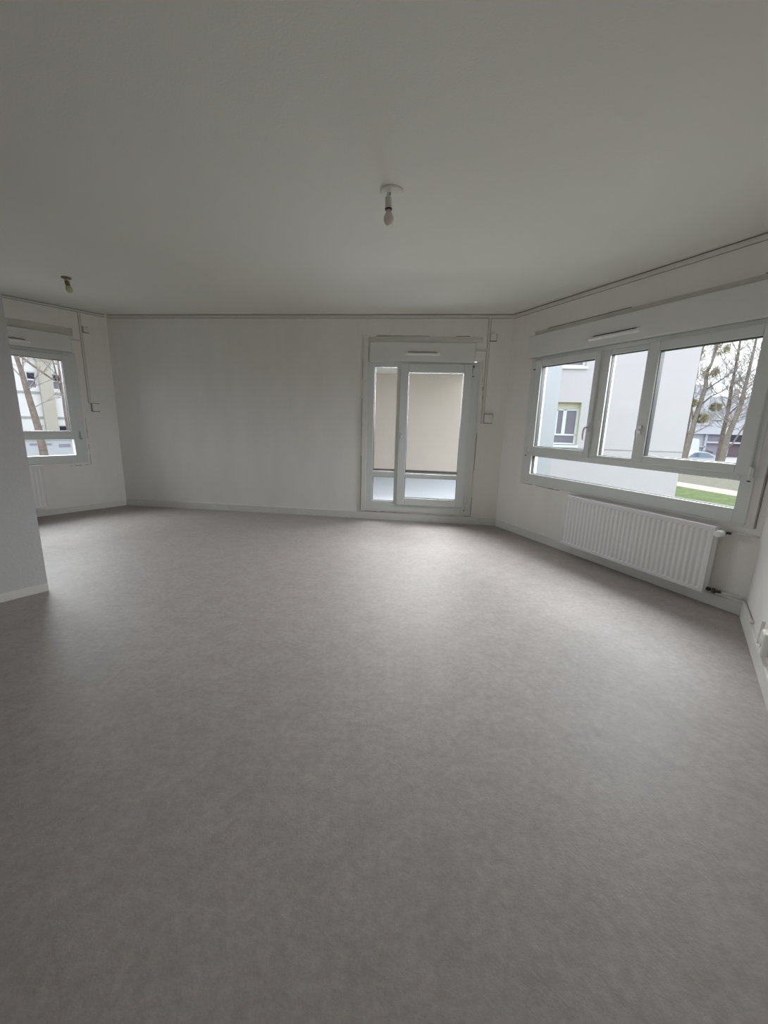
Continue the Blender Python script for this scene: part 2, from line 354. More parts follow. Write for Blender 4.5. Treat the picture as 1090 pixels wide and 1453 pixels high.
s3 = sash(W1, 'sash', 1.702, 2.53, 0.975, 1.938, (1.79, 2.446, 1.04, 1.864), -0.03, FD + 0.022)
handle(s3, 1.735, 1.25, FD + 0.022)
hinge(W1, 2.54, 0.985, FD + 0.024); hinge(W1, 2.54, 1.90, FD + 0.024); hinge(W1, 0.455, 0.985, FD + 0.024); hinge(W1, 0.455, 1.90, FD + 0.024)
pane(W1, 1.343, 1.678, 1.006, 1.892, -0.02); pane(W1, 0.517, 2.48, 0.735, 0.932, -0.02)
bm = bmesh.new(); ring(bm, 0.513, 2.484, 0.731, 0.936, 0.008, 0.008, 0.008, 0.008, -0.035, 0.0); ring(bm, 1.339, 1.682, 1.002, 1.896, 0.008, 0.008, 0.008, 0.008, -0.035, 0.0)
obj('gasket', bm, M['gasket'], W1)
bm = bmesh.new(); box(bm, 0.40, 2.56, -T - 0.04, -0.06, 0.64, 0.678, 0.004); obj('window_sill', bm, M['sill'], W1)
bm = bmesh.new(); box(bm, 0.42, 0.435, -T, -0.06, 0.68, 1.97); box(bm, 2.525, 2.54, -T, -0.06, 0.68, 1.97); obj('shutter_rail', bm, M['sill'], W1)

# window of the nook on the left wall
W2 = thing('window_2', 'white window at the left edge, partly behind the partition', 'window', FL, kind='structure')
bm = bmesh.new(); ring(bm, 0.40, 2.17, 0.634, 1.972, 0.125, 0.12, 0.10, 0.04, -0.06, FD)
box(bm, 0.525, 2.05, -0.06, FD, 0.93, 0.985); box(bm, 1.23, 1.33, -0.06, FD, 0.63, 1.96)
f = obj('window_frame', bm, M['pvc'], W2); bevel(f, 0.003)
bm = bmesh.new(); ring(bm, 0.375, 2.19, 0.602, 1.972, 0.028, 0.028, 0.035, 0.004, 0.0, 0.01); obj('casing', bm, M['wall'], W2)
sash(W2, 'sash', 0.47, 1.275, 0.975, 1.938, (0.555, 1.19, 1.035, 1.872), -0.03, FD + 0.022)
s = sash(W2, 'sash', 1.285, 2.10, 0.975, 1.938, (1.37, 2.01, 1.035, 1.872), -0.03, FD + 0.022); handle(s, 1.32, 1.25, FD + 0.022)
pane(W2, 0.525, 1.23, 0.732, 0.93, -0.02); pane(W2, 1.33, 2.05, 0.732, 0.93, -0.02)
hinge(W2, 0.455, 0.985, FD + 0.024)
obj('window_sill', B(0.40, 2.17, -T - 0.04, -0.06, 0.64, 0.678, bev=0.004), M['sill'], W2)
bm = bmesh.new(); box(bm, 0.42, 0.435, -T, -0.06, 0.68, 1.97); box(bm, 2.11, 2.15, -T, -0.06, 0.68, 1.97); obj('shutter_rail', bm, M['shutter'], W2)

# balcony door in the back wall
D1 = thing('door_1', 'white glazed balcony door with a narrow fixed side light', 'door', FB, kind='structure')
bm = bmesh.new(); ring(bm, 3.43, 4.76, 0.125, 1.972, 0.085, 0.10, 0.10, 0.035, -0.06, FD)
box(bm, 3.515, 3.80, -0.06, FD - 0.003, 0.562, 0.638); box(bm, 3.796, 3.86, -0.06, FD, 0.215, 1.94); box(bm, 3.515, 3.80, -0.06, FD - 0.003, 0.222, 0.25); box(bm, 3.515, 3.80, -0.06, FD - 0.003, 1.91, 1.94)
f = obj('door_frame', bm, M['pvc'], D1); bevel(f, 0.003)
bm = bmesh.new(); box(bm, 3.37, 3.432, 0, 0.024, 0.108, 2.25); box(bm, 4.758, 4.784, 0, 0.014, 0.108, 1.975); box(bm, 3.432, 4.76, 0.0, 0.016, 0.108, 0.127); box(bm, 3.432, 4.784, 0, 0.010, 2.236, 2.25)
c = obj('casing', bm, M['trim'], D1); bevel(c, 0.003)
bm = bmesh.new(); x0, x1, z0, z1 = 3.835, 4.685, 0.215, 1.947; y0, y1 = -0.03, FD + 0.022
ring(bm, x0, x1, z0, z1, 0.098, 0.096, 0.093, 0.096, y0, y1); box(bm, 3.932, 4.59, y0, y1, 0.572, 0.624)
lf = obj('door_leaf', bm, M['pvc'], D1); bevel(lf, 0.006)
bm = bmesh.new(); ring(bm, 3.929, 4.593, 0.62, 1.855, 0.009, 0.009, 0.009, 0.009, y0 + 0.012, y1 - 0.014); ring(bm, 3.929, 4.593, 0.304, 0.576, 0.009, 0.009, 0.009, 0.009, y0 + 0.012, y1 - 0.014)
obj('gasket', bm, M['gasket'], lf)
pane(lf, 3.933, 4.589, 0.624, 1.851, 0.004); pane(lf, 3.933, 4.589, 0.308, 0.572, 0.004)
handle(lf, 3.872, 1.09, y1, 0.12)
bm = bmesh.new(); ring(bm, 3.515, 3.80, 0.634, 1.914, 0.008, 0.008, 0.008, 0.008, -0.035, 0.0); ring(bm, 3.512, 3.80, 0.246, 0.566, 0.008, 0.008, 0.008, 0.008, -0.035, 0.0)
obj('gasket', bm, M['gasket'], D1)
pane(D1, 3.515, 3.797, 0.636, 1.912, -0.02); pane(D1, 3.515, 3.797, 0.248, 0.564, -0.02)
hinge(D1, 4.70, 0.235, FD + 0.024); hinge(D1, 4.70, 1.86, FD + 0.024)
bm = bmesh.new(); box(bm, 4.696, 4.708, FD + 0.005, FD + 0.018, 1.86, 1.935); obj('hinge_cover', bm, M['gasket'], D1)

# ---------------------------------------------------------------- shutter boxes with their air vents
def shutter_box(F, x0, x1, z0, z1, v0, v1, vz, label, proj=0.055):
    t = thing('shutter_box', label, 'shutter box', T3(F, x0, 0, z0))
    w_, h_ = x1 - x0, z1 - z0
    bm = bmesh.new(); box(bm, 0, w_, 0.002, proj, 0, h_); o = obj('casing', bm, M['box'], t); bevel(o, 0.010, 3)
    bm = bmesh.new(); a, b, c = v0 - x0, v1 - x0, vz - z0
    frustum(bm, [(a, proj, c - 0.016), (b, proj, c - 0.016), (b, proj, c + 0.020), (a, proj, c + 0.020)],
                [(a + 0.008, proj + 0.022, c - 0.004), (b - 0.008, proj + 0.022, c - 0.004), (b - 0.02, proj + 0.012, c + 0.014), (a + 0.02, proj + 0.012, c + 0.014)])
    v = obj('air_vent', bm, M['vent'], t)
    bm = bmesh.new(); box(bm, a + 0.05, b - 0.03, proj - 0.001, proj + 0.0165, c + 0.0185, c + 0.0215); obj('vent_slot', bm, M['gasket'], v)
    return t
shutter_box(FR, 0.34, 2.62, 1.975, 2.202, 1.12, 1.61, 2.045, 'long white roller shutter box over the wide window')
shutter_box(FL, 0.43, 2.2, 1.975, 2.172, 0.83, 1.30, 2.03, 'white roller shutter box over the left window')
shutter_box(FB, 3.45, 4.705, 1.966, 2.188, 3.87, 4.29, 2.055, 'white roller shutter box over the balcony door', 0.04)

# ---------------------------------------------------------------- radiators
def radiator(F, s0, s1, z0, z1, label, valve_side=1, y0=0.035, y1=0.115, right_valve=True):
    t = thing('radiator', label, 'radiator', T3(F, s0, 0, z0)); W = s1 - s0; Hh = z1 - z0
    def panel(name, ya, yb, front):
        bm = bmesh.new(); n = round(W / 0.0405); p = (W - 0.03) / n
        xs = [(0.0, 0.0)]
        for i in range(n):
            x = 0.015 + i * p; xs += [(x, 0), (x + p * 0.28, -0.0036), (x + p * 0.5, -0.0036), (x + p * 0.78, 0)]
        xs += [(W - 0.015, 0), (W, 0)]
        zs = [0, 0.022, 0.034, Hh - 0.034, Hh - 0.022, Hh]; k = [0, 0, 1, 1, 0, 0]
        g = [[bm.verts.new((x, yb + d * k[j], z)) for x, d in xs] for j, z in enumerate(zs)]
        for j in range(5):
            for i in range(len(xs) - 1): bm.faces.new((g[j][i], g[j][i + 1], g[j + 1][i + 1], g[j + 1][i]))
        bk = [bm.verts.new(q) for q in ((0, ya, 0), (W, ya, 0), (W, ya, Hh), (0, ya, Hh))]
        bm.faces.new(bk)
        bm.faces.new([bk[0], bk[1]] + g[0][::-1]); bm.faces.new([bk[3], bk[2]] + g[5][::-1])
        bm.faces.new([bk[0], bk[3]] + [g[j][0] for j in range(5, -1, -1)]); bm.faces.new([bk[1], bk[2]] + [g[j][-1] for j in range(5, -1, -1)])
        return obj(name, bm, M['radiator'], t)
    panel('front_panel', y1 - 0.016, y1, True)
    bm = bmesh.new(); box(bm, 0, W, y0, y0 + 0.012, 0, Hh); obj('rear_panel', bm, M['radiator'], t)
    bm = bmesh.new()
    box(bm, 0, W, y0, y0 + 0.008, Hh, Hh + 0.008); box(bm, 0, W, y1 - 0.012, y1 - 0.002, Hh, Hh + 0.008)
    n = int(W / 0.014)
    for i in range(n): box(bm, i * 0.014 + 0.002, i * 0.014 + 0.007, y0 + 0.006, y1 - 0.010, Hh + 0.001, Hh + 0.007)
    obj('top_grille', bm, M['radiator'], t)
    for sx in (0.0, W - 0.004):
        bm = bmesh.new(); box(bm, sx, sx + 0.004, y0, y1 - 0.006, 0.01, Hh + 0.008); obj('side_cover', bm, M['radiator'], t)
    for sx in (W * 0.15, W * 0.85):
        bm = bmesh.new(); box(bm, sx, sx + 0.03, 0.001, y0, 0.06, Hh - 0.05); obj('wall_bracket', bm, M['radiator'], t)
    if right_valve:
        yc = 0.06; zc = Hh - 0.035
        bm = bmesh.new(); tube(bm, [(W, yc, zc), (W + 0.045, yc, zc)], 0.011, 12); tube(bm, [(W + 0.032, yc, zc), (W + 0.032, 0.03, zc), (W + 0.06, 0.022, zc)], 0.009, 10)
        vb = obj('valve', bm, M['darkmetal'], t, smooth=False)
        bm = bmesh.new(); mt = Matrix.Translation((W + 0.030, yc + 0.008, zc)) @ Matrix.Rotation(-PI / 2, 4, 'X')
        lathe(bm, [(0.012, 0), (0.020, 0.004), (0.024, 0.015), (0.0245, 0.055), (0.023, 0.068), (0.017, 0.072), (0.001, 0.073)], 28, mt)
        obj('thermostat_head', bm, M['radiator'], vb)
        bm = bmesh.new(); zc = 0.022
        tube(bm, [(W - 0.005, yc, zc), (W + 0.02, yc, zc)], 0.014, 12); tube(bm, [(W + 0.02, yc, zc), (W + 0.05, yc - 0.006, zc - 0.004)], 0.009, 12)
        tube(bm, [(W + 0.042, yc - 0.005, zc - 0.02), (W + 0.042, yc - 0.005, zc + 0.016)], 0.012, 12); tube(bm, [(W + 0.05, yc - 0.006, zc - 0.004), (W + 0.075, 0.03, zc - 0.004)], 0.011, 12)
        obj('return_valve', bm, M['darkmetal'], t)
    return t
radiator(FR, 1.135, 2.44, 0.108, 0.592, 'long fluted white radiator under the wide window')
radiator(FL, 0.90, 1.85, 0.118, 0.628, 'white radiator under the left window, mostly hidden by the partition', right_valve=False)

# heating pipes
def pipe(F, pts, r, label, m='trim', name='heating_pipe', cat='pipe'):
    bm = bmesh.new(); tube(bm, pts, r, 12); o = obj(name, bm, M[m], F=F, smooth=True); return tag(o, label, cat)
pipe(FR, [(2.502, 0.021, 0.566), (2.56, 0.018, 0.567), (LR - 0.005, 0.018, 0.569)], 0.0085, 'upper white heating pipe from the valve to the right corner')
pipe(FR, [(2.517, 0.028, 0.124), (2.56, 0.026, 0.126), (LR - 0.012, 0.026, 0.128)], 0.0085, 'lower white heating pipe from the radiator bottom to the right corner')
pp = pipe(FN, [(0.03, 0.016, 0.118), (0.2, 0.014, 0.116), (0.40, 0.014, 0.118), (0.415, 0.004, 0.118)], 0.009, 'short pipe lying on the skirting by the right corner')

# ---------------------------------------------------------------- electrical surface wiring
def tr(F, segs, label, y=0.012):
    bm = bmesh.new()
    a = segs[0]; F2 = T3(F, a[0], 0, a[2]); t = thing('cable_trunking', label, 'trunking', F2); w_, h_ = a[1] - a[0], a[3] - a[2]
    box(bm, 0, w_, 0.002, y, 0, h_, 0.002); obj('cover', bm, M['trim'], t)
    obj('edge_shade', B(-0.005, w_ + 0.005, 0.0, 0.003, -0.003, h_), M['shade_line'], t); return t  # wider dark backing paints shade along the trunking edges
tr(FB, [(4.838, 4.862, 1.272, 2.462)], 'white vertical cable trunking right of the balcony door', 0.014)
tr(FB, [(4.707, 4.837, 2.104, 2.126)], 'short horizontal cable trunking from the door shutter box')
tr(FL, [(0.292, 0.312, 1.385, 2.468)], 'thin cable trunking right of the left window', 0.010)
tr(FL, [(0.313, 0.425, 2.13, 2.145)], 'short horizontal trunking at the left shutter box', 0.008)
def ebox(F, s, z, w_, h_, d, label, cat='electrical box', name='junction_box', face=True):
    t = thing(name, label, cat, T3(F, s, 0, z))
    bm = bmesh.new(); box(bm, -w_ / 2, w_ / 2, 0.001, d, -h_ / 2, h_ / 2); o = obj('body', bm, M['socket'], t); bevel(o, 0.005)
    obj('edge_shade', B(-w_ / 2 - 0.006, w_ / 2 + 0.006, 0.0, 0.004, -h_ / 2 - 0.008, h_ / 2 + 0.006), M['gap_and_shade'], t)  # dark backing plate paints contact shade round the box
    bm = bmesh.new(); box(bm, -w_ / 2 + 0.012, w_ / 2 - 0.012, d, d + 0.004, -h_ / 2 + 0.012, h_ / 2 - 0.012); o = obj('cover_plate', bm, M['socket'], t); bevel(o, 0.002)
    return t
ebox(FB, 4.902, 2.25, 0.068, 0.072, 0.035, 'small white junction box near the ceiling right of the balcony door')
ebox(FB, 4.917, 1.328, 0.094, 0.100, 0.042, 'square white control box at the foot of the trunking right of the balcony door', name='shutter_switch', cat='switch')
ebox(FL, 0.252, 2.272, 0.055, 0.058, 0.030, 'small white junction box near the ceiling right of the left window')
ebox(FL, 0.243, 1.333, 0.088, 0.095, 0.042, 'square white control box on the wall right of the left window', name='shutter_switch', cat='switch')
t = thing('wall_socket', 'white socket just above the skirting at the right edge', 'socket', T3(FN, 0.875, 0, 0.185))
bm = bmesh.new(); box(bm, -0.045, 0.045, 0.001, 0.036, -0.065, 0.065); o = obj('body', bm, M['socket'], t); bevel(o, 0.012, 3)
bm = bmesh.new(); lathe(bm, [(0.026, 0.0), (0.026, 0.004), (0.022, 0.004), (0.021, 0.001)], 24, Matrix.Translation((0, 0.036, 0)) @ Matrix.Rotation(-PI / 2, 4, 'X')); obj('outlet', bm, M['socket'], t)
bm = bmesh.new(); box(bm, 0.66, 0.68, 0.0, 0.016, 0.10, 0.235, 0.004); tag(obj('cable_clip', bm, M['socket'], F=FN), 'small white cable guide on the wall left of the socket', 'cable guide')

# ---------------------------------------------------------------- ceiling lamps
t = thing('ceiling_lamp', 'bare bulb on a white ceiling rose in the middle of the ceiling', 'lamp', Matrix.Translation((-0.008, 2.575, H)))
bm = bmesh.new(); lathe(bm, [(0.064, -0.001), (0.064, -0.006), (0.058, -0.011), (0.03, -0.013), (0.012, -0.013)], 40); obj('ceiling_rose', bm, M['ceiling'], t)
bm = bmesh.new()
tube(bm, [(-0.020, -0.012, -0.012), (-0.022, -0.014, -0.022), (-0.024, -0.018, -0.034)], 0.0028, 8)
tube(bm, [(-0.010, -0.010, -0.012), (-0.008, -0.012, -0.024), (-0.014, -0.018, -0.040)], 0.0028, 8)
obj('wire', bm, M['gasket'], t)
bm = bmesh.new(); mt = Matrix.Translation((-0.019, -0.019, -0.030)) @ Matrix.Rotation(math.radians(-3), 4, 'Y')
lathe(bm, [(0.005, 0.012), (0.009, -0.002), (0.018, -0.014), (0.019, -0.055), (0.0195, -0.068), (0.017, -0.070), (0.005, -0.0705)], 24, mt); sk = obj('lamp_socket', bm, M['lampsock'], t, smooth=False)
bm = bmesh.new(); lathe(bm, [(0.0198, -0.066), (0.0205, -0.067), (0.0205, -0.071), (0.018, -0.072)], 24, mt); obj('collar', bm, M['gasket'], sk)
bm = bmesh.new(); lathe(bm, [(0.014, -0.070), (0.0155, -0.085), (0.021, -0.094), (0.0275, -0.110), (0.0275, -0.124), (0.023, -0.138), (0.013, -0.147), (0.001, -0.149)], 28, mt); obj('bulb', bm, M['bulb'], t, smooth=True)

t = thing('ceiling_lamp', 'small bulb fitting with yellowed bulb on the ceiling of the left nook', 'lamp', Matrix.Translation((-3.06, 4.20, H)))
bm = bmesh.new(); lathe(bm, [(0.040, -0.001), (0.040, -0.010), (0.030, -0.014), (0.006, -0.014)], 28); obj('ceiling_rose', bm, M['brass'], t)
bm = bmesh.new(); tube(bm, [(-0.008, 0, -0.013), (-0.01, 0, -0.03)], 0.004, 8); tube(bm, [(0.012, 0, -0.013), (0.01, 0, -0.03)], 0.004, 8); obj('wire', bm, M['lampsock'], t)
mt = Matrix.Translation((0.0, 0, -0.028)) @ Matrix.Rotation(math.radians(-12), 4, 'Y')
bm = bmesh.new(); lathe(bm, [(0.012, 0.0), (0.019, -0.006), (0.020, -0.042), (0.016, -0.046), (0.004, -0.047)], 24, mt); obj('lamp_socket', bm, M['brass'], t)
bm = bmesh.new(); lathe(bm, [(0.015, -0.046), (0.022, -0.056), (0.028, -0.072), (0.026, -0.09), (0.016, -0.102), (0.001, -0.106)], 24, mt); obj('bulb', bm, M['amber'], t, smooth=True)

# ---------------------------------------------------------------- covered balcony behind the door
def st(name, F, bm, m, label, cat): return tag(obj(name, bm, m, F=F), label, cat, kind='structure')
DEP = 4.71
GZ = -2.05
st('balcony_floor', FB, B(0.6, 5.0, -DEP - 0.2, -T - 0.0005, -0.2, 0.05), M['slab'], 'pale blue-grey balcony floor behind the glazed door', 'floor')
st('balcony_ceiling', FB, B(0.6, 5.0, -DEP - 0.2, -T - 0.001, 2.36, 2.5), M['wall'], 'pale ceiling of the covered balcony', 'ceiling')
st('outer_wall', FB, B(5.06, 7.02, -DEP - 0.2, -DEP, GZ, 7.5), M['bluerender'], 'pale blue-white wall end seen at the left of the wide window', 'wall')
bm = bmesh.new(); box(bm, 0.4, 5.06, -DEP - 0.2, -DEP, GZ, 2.9)
st('balcony_wall', FB, bm, M['beige'], 'beige far wall of the covered balcony', 'wall')
st('balcony_side_wall', FB, B(0.4, 0.6, -DEP, -T - 0.001, GZ, 2.9), M['beige'], 'left side wall of the covered balcony', 'wall')
st('balcony_baseboard', FB, B(0.6, 5.0, -DEP, -DEP + 0.02, 0.05, 0.135), M['dark'], 'dark tile plinth along the foot of the balcony wall', 'plinth')

# ---------------------------------------------------------------- neighbouring wing of the building
WF = frame(Vector((6.692, 14.887, 0)), dB, Vector((0, -1, 0)))
wing = thing('building_wing', 'pale rendered wing of the building facing the wide window', 'building', WF)
def wallholes(bm, x0, x1, z0, z1, holes, y0, y1):
    xs = sorted({x0, x1} | {h[0] for h in holes} | {h[1] for h in holes}); zs = sorted({z0, z1} | {h[2] for h in holes} | {h[3] for h in holes})
    for i in range(len(xs) - 1):
        for j in range(len(zs) - 1):
            cx, cz = (xs[i] + xs[i + 1]) / 2, (zs[j] + zs[j + 1]) / 2
            if any(h[0] < cx < h[1] and h[2] < cz < h[3] for h in holes): continue
            box(bm, xs[i], xs[i + 1], y0, y1, zs[j], zs[j + 1])
wh = [(-1.35, 0.19, 0.60, 2.14), (-1.35, 0.19, 3.30, 4.84)]
bm = bmesh.new(); wallholes(bm, -5, 3.76, GZ, 7.5, wh, -0.35, 0.0); box(bm, -5, 3.76, -8, -0.36, GZ, 7.5)
obj('facade', bm, M['render'], wing)
bm = bmesh.new(); box(bm, -5, 3.77, 0.0, 0.012, 0.505, 0.53); obj('seam', bm, M['greyroof'], wing)
for (a, b, c, d) in wh:
    bm = bmesh.new(); box(bm, b - 0.02, b, -0.33, -0.001, c, d); box(bm, a, b - 0.02, -0.33, -0.001, d - 0.02, d); box(bm, a, b - 0.02, -0.20, -0.16, d - 0.24, d - 0.02)
    obj('reveal', bm, M['yellow'], wing)
    bm = bmesh.new(); ring(bm, a, b - 0.02, c + 0.05, d - 0.24, 0.07, 0.07, 0.05, 0.06, -0.24, -0.18)
    box(bm, a, b - 0.02, -0.24, -0.18, c + 0.36, c + 0.42); box(bm, -0.66, -0.54, -0.24, -0.18, c + 0.42, d - 0.26); box(bm, -0.36, -0.24, -0.24, -0.18, c + 0.42, d - 0.26)
    wn = obj('window', bm, M['shutter'], wing)
    obj('pane', B(a + 0.05, b - 0.06, -0.22, -0.21, c + 0.08, d - 0.28), M['pane'], wn)
    obj('sill', B(a - 0.05, b + 0.02, -0.33, 0.06, c - 0.06, c + 0.03, bev=0.005), M['shutter'], wing)
# ---------------------------------------------------------------- garden and street
def ground(name, pts, z0, z1, m, label, cat='ground'):
    bm = bmesh.new(); prism(bm, pts, z0, z1); return tag(obj(name, bm, M[m]), label, cat, kind='structure')
ground('ground', [(-90, -40), (140, -40), (140, 160), (-90, 160)], GZ - 0.3, GZ - 0.02, 'dirt', 'bare earth between path and street')
ground('lawn', [(4, -6), (24.5, -6), (17.82, 24.71), (15.0, 34), (4, 34)], GZ - 0.05, GZ, 'grass', 'green lawn below the wide window', 'lawn')
pd = Vector((24.5 - 17.82, -6 - 24.71, 0)).normalized()
ground('garden_path', [(15.0, 34.0), (17.82, 24.71), (24.5, -6.0), (26.6, -6.0), (19.6, 26.0), (16.9, 34.6)], GZ - 0.05, GZ + 0.01, 'path', 'pale path running along the lawn', 'path')
ground('street', [(20, 37.6), (90, 34.0), (90, 54), (20, 54.5)], GZ - 0.05, GZ + 0.02, 'road', 'grey street behind the trees', 'road')

def tree(name, label, trunks, r0, m, base_drop=True, twigs=260, seed=1, balls=(), top=4.0, tw=1.0, spread=1.0):
    random.seed(seed); bx = trunks[0][0]; root = thing(name, label, 'tree', Matrix.Translation((bx[0], bx[1], GZ)))
    o = Vector((bx[0], bx[1], GZ)); bm = bmesh.new(); nodes = []
    for ti, pts in enumerate(trunks):
        P = [Vector(p) for p in pts]; r = r0 if ti == 0 else r0 * 0.30
        if ti == 0:
            d = (P[1] - P[0]).normalized(); k = (GZ - 0.1 - P[0].z) / d.z; P.insert(0, P[0] + d * k * 0.9); P[0].z = GZ - 0.1
        d = (P[-1] - P[-2]).normalized(); d.z = abs(d.z)
        ext = top if ti == 0 else top * 0.35
        P.append(P[-1] + d * ext * 0.5 + Vector((random.uniform(-.2, .2), random.uniform(-.3, .3), 0))); P.append(P[-1] + d * ext * 0.5)
        n = len(P); rs = [r * (1 - 0.80 * i / (n - 1)) for i in range(n)]
        tube(bm, [p - o for p in P], rs, 9); nodes += [(P[i].lerp(P[i + 1], q), rs[i], (P[i + 1] - P[i]).normalized()) for i in range(1, n - 1) for q in (0.2, 0.6)]
    obj('trunk', bm, m, root, smooth=True)
    bm = bmesh.new(); zmin = GZ + 3.0
    def grow(p, d, ln, r, dep):
        pts = [p]; q = p; dd = d.copy()
        for i in range(3):
            dd = (dd + Vector((random.gauss(0, .18), random.gauss(0, .18), random.gauss(0.10, .12)))).normalized(); q = q + dd * ln / 3; pts.append(q)
        tube(bm, [a - o for a in pts], [r, r * .8, r * .6, r * .35], 4, False)
        if dep > 0:
            for i in range(3 if dep > 1 else 4):
                k = random.choice((1, 2, 3)); nd = (dd + Vector((random.gauss(0, .7), random.gauss(0, .7), random.gauss(0.1, .45)))).normalized()
                grow(pts[k], nd, ln * random.uniform(.45, .7), r * .55, dep - 1)
    for i in range(twigs):
        p, r, t_ = random.choice(nodes)
        if p.z < zmin: continue
        a = random.uniform(0, 2 * PI); d = Vector((math.cos(a) * spread, math.sin(a) * spread, random.uniform(0.2, 1.4))).normalized()
        grow(p, d, random.uniform(1.0, 2.4), 0.028 * tw, 2)
    obj('twigs', bm, M['twig'], root)
    for (c, rr) in balls:
        bm = bmesh.new(); c = Vector(c)
        for i in range(1100):
            v = Vector((random.gauss(0, 1), random.gauss(0, 1), random.gauss(0, 1))).normalized(); q = c + v * rr * random.uniform(0.3, 1.0) ** 0.6
            u = v.orthogonal().normalized() * 0.035; w2 = v.cross(u).normalized() * 0.02 + v * 0.06
            bm.faces.new([bm.verts.new(x - o) for x in (q - u, q + w2, q + u, q - w2)])
        mb = obj('mistletoe', bm, M['mistletoe'], root); mb['label'] = 'round green clump of mistletoe'
    return root
tree('bare_tree', 'slim bare tree beside the edge of the pale wing', [[(27.09, 37.51, -0.49), (27.62, 38.34, 3.29), (28.14, 39.19, 7.12), (28.67, 39.57, 8.83)]], 0.17, M['bark'], twigs=60, seed=3)
tree('bare_tree', 'bare tree with mistletoe, left of the white car', [[(25.76, 35.35, -0.98), (26.55, 36.08, 2.3), (27.07, 36.46, 4.03), (27.38, 36.69, 5.08), (27.43, 36.96, 6.3), (27.83, 37.12, 7.02), (28.21, 37.45, 8.51)],
     [(27.38, 36.65, 4.7), (28.48, 36.78, 5.5), (29.44, 36.92, 6.12)], [(27.07, 36.4, 3.5), (27.91, 36.5, 4.24), (28.69, 36.59, 4.61)], [(26.4, 36.05, 2.0), (26.21, 36.32, 3.42), (26.2, 36.5, 5.2)]], 0.24, M['bark'], twigs=95, seed=5,
     balls=[((28.29, 36.3, 3.32), 0.45), ((27.11, 36.08, 2.33), 0.5), ((27.72, 36.94, 6.2), 0.65), ((28.63, 37.37, 8.17), 0.7), ((26.22, 36.37, 3.61), 0.42)])
tree('bare_tree', 'tall bare tree in front of the lilac shutters, right of the white car', [[(29.42, 36.33, -1.18), (29.8, 36.85, 1.18), (30.16, 37.21, 2.78), (30.41, 37.67, 4.89), (30.73, 38.09, 6.79), (31.1, 38.61, 9.14)],
     [(30.10, 37.15, 2.6), (30.98, 37.36, 3.47), (31.58, 37.59, 4.52)]], 0.22, M['bark2'], twigs=95, seed=8)
tree('bare_tree', 'thick forked bare tree nearest the right window edge', [[(28.1, 34.3, -1.12), (28.59, 34.76, 0.99), (29.24, 35.12, 2.6), (29.59, 35.34, 3.6), (29.84, 35.61, 4.8), (30.22, 35.97, 6.44), (30.64, 36.43, 8.51)],
     [(28.3, 34.5, -0.3), (28.94, 34.6, 0.26), (30.07, 35.0, 2.05), (30.44, 35.32, 3.5), (31.05, 36.02, 6.68)]], 0.25, M['bark'], twigs=95, seed=11)
tree('leaning_tree', 'thick leaning tree trunk outside the left window', [[(-13.10, 15.62, -0.33), (-13.34, 15.83, 0.61), (-13.78, 16.11, 1.90), (-14.08, 16.32, 2.81), (-14.29, 16.43, 3.31)],
     [(-14.09, 16.38, 3.34), (-13.40, 16.33, 2.83), (-12.60, 16.22, 2.33)]], 0.155, M['bark2'], twigs=20, seed=13, top=3.0, tw=0.8, spread=0.8)
tree('slim_tree', 'slim tree trunk at the right side of the left window', [[(-12.32, 16.85, -0.74), (-12.78, 16.63, 0.59), (-12.92, 16.77, 1.22), (-13.12, 17.03, 2.38), (-13.30, 17.23, 3.32)], [(-12.96, 16.84, 1.55), (-13.29, 17.05, 2.51), (-13.52, 17.23, 3.31)]], 0.12, M['bark2'], twigs=10, seed=17, top=3.0, tw=0.6)
random.seed(21)

# bungalow across the street
hb = thing('bungalow', 'low white building with flat fascia across the street', 'building', Matrix.Translation((0, 57.3, 0)))
bm = bmesh.new(); box(bm, 34, 44.0, 0.02, 8, GZ, 0.9); box(bm, 43.85, 44.15, -0.3, 0.6, GZ, 0.9); box(bm, 46.7, 47.3, -0.3, 0.6, GZ, 0.9); box(bm, 44.1, 60, 0.5, 8, GZ, 0.9)
box(bm, 44.1, 60, -0.35, 0.1, -0.32, -0.08); box(bm, 34, 44, -0.3, 0.1, -0.9, -0.75)
obj('wall', bm, M['house'], hb)
obj('roller_door', B(44.2, 46.7, 0.2, 0.45, GZ, 0.9), M['lilac'], hb)
obj('roller_door', B(47.3, 60, 0.2, 0.45, GZ, -0.3), M['brown'], hb)
obj('window_band', B(47.3, 60, 0.2, 0.45, -0.3, 0.9), M['darkpane'], hb)
obj('fascia', B(33, 61, -0.7, 8.5, 0.9, 2.35), M['house'], hb)
obj('roof_edge', B(33, 44.1, -0.78, -0.7, 2.0, 2.06), M['lilac'], hb)
# white hall behind the bungalow
hh = thing('hall', 'white hall with grey pitched end behind the bungalow', 'building', Matrix.Translation((0, 72.3, 0)))
obj('wall', B(50, 75, 0, 12, GZ, 4.2), M['house'], hh)
bm = bmesh.new(); frustum(bm, [(48.5, -0.3, GZ), (53.6, -0.3, GZ), (53.6, 12, GZ), (48.5, 12, GZ)], [(50.5, -0.3, 4.6), (56.6, -0.3, 4.6), (56.6, 12, 4.6), (50.5, 12, 4.6)]); obj('grey_end', bm, M['greyroof'], hh)
for a, b in ((55.8, 56.75), (57.0, 57.9)): obj('window', B(a, b, -0.08, 0.02, 3.02, 3.22), M['pane'], hh)
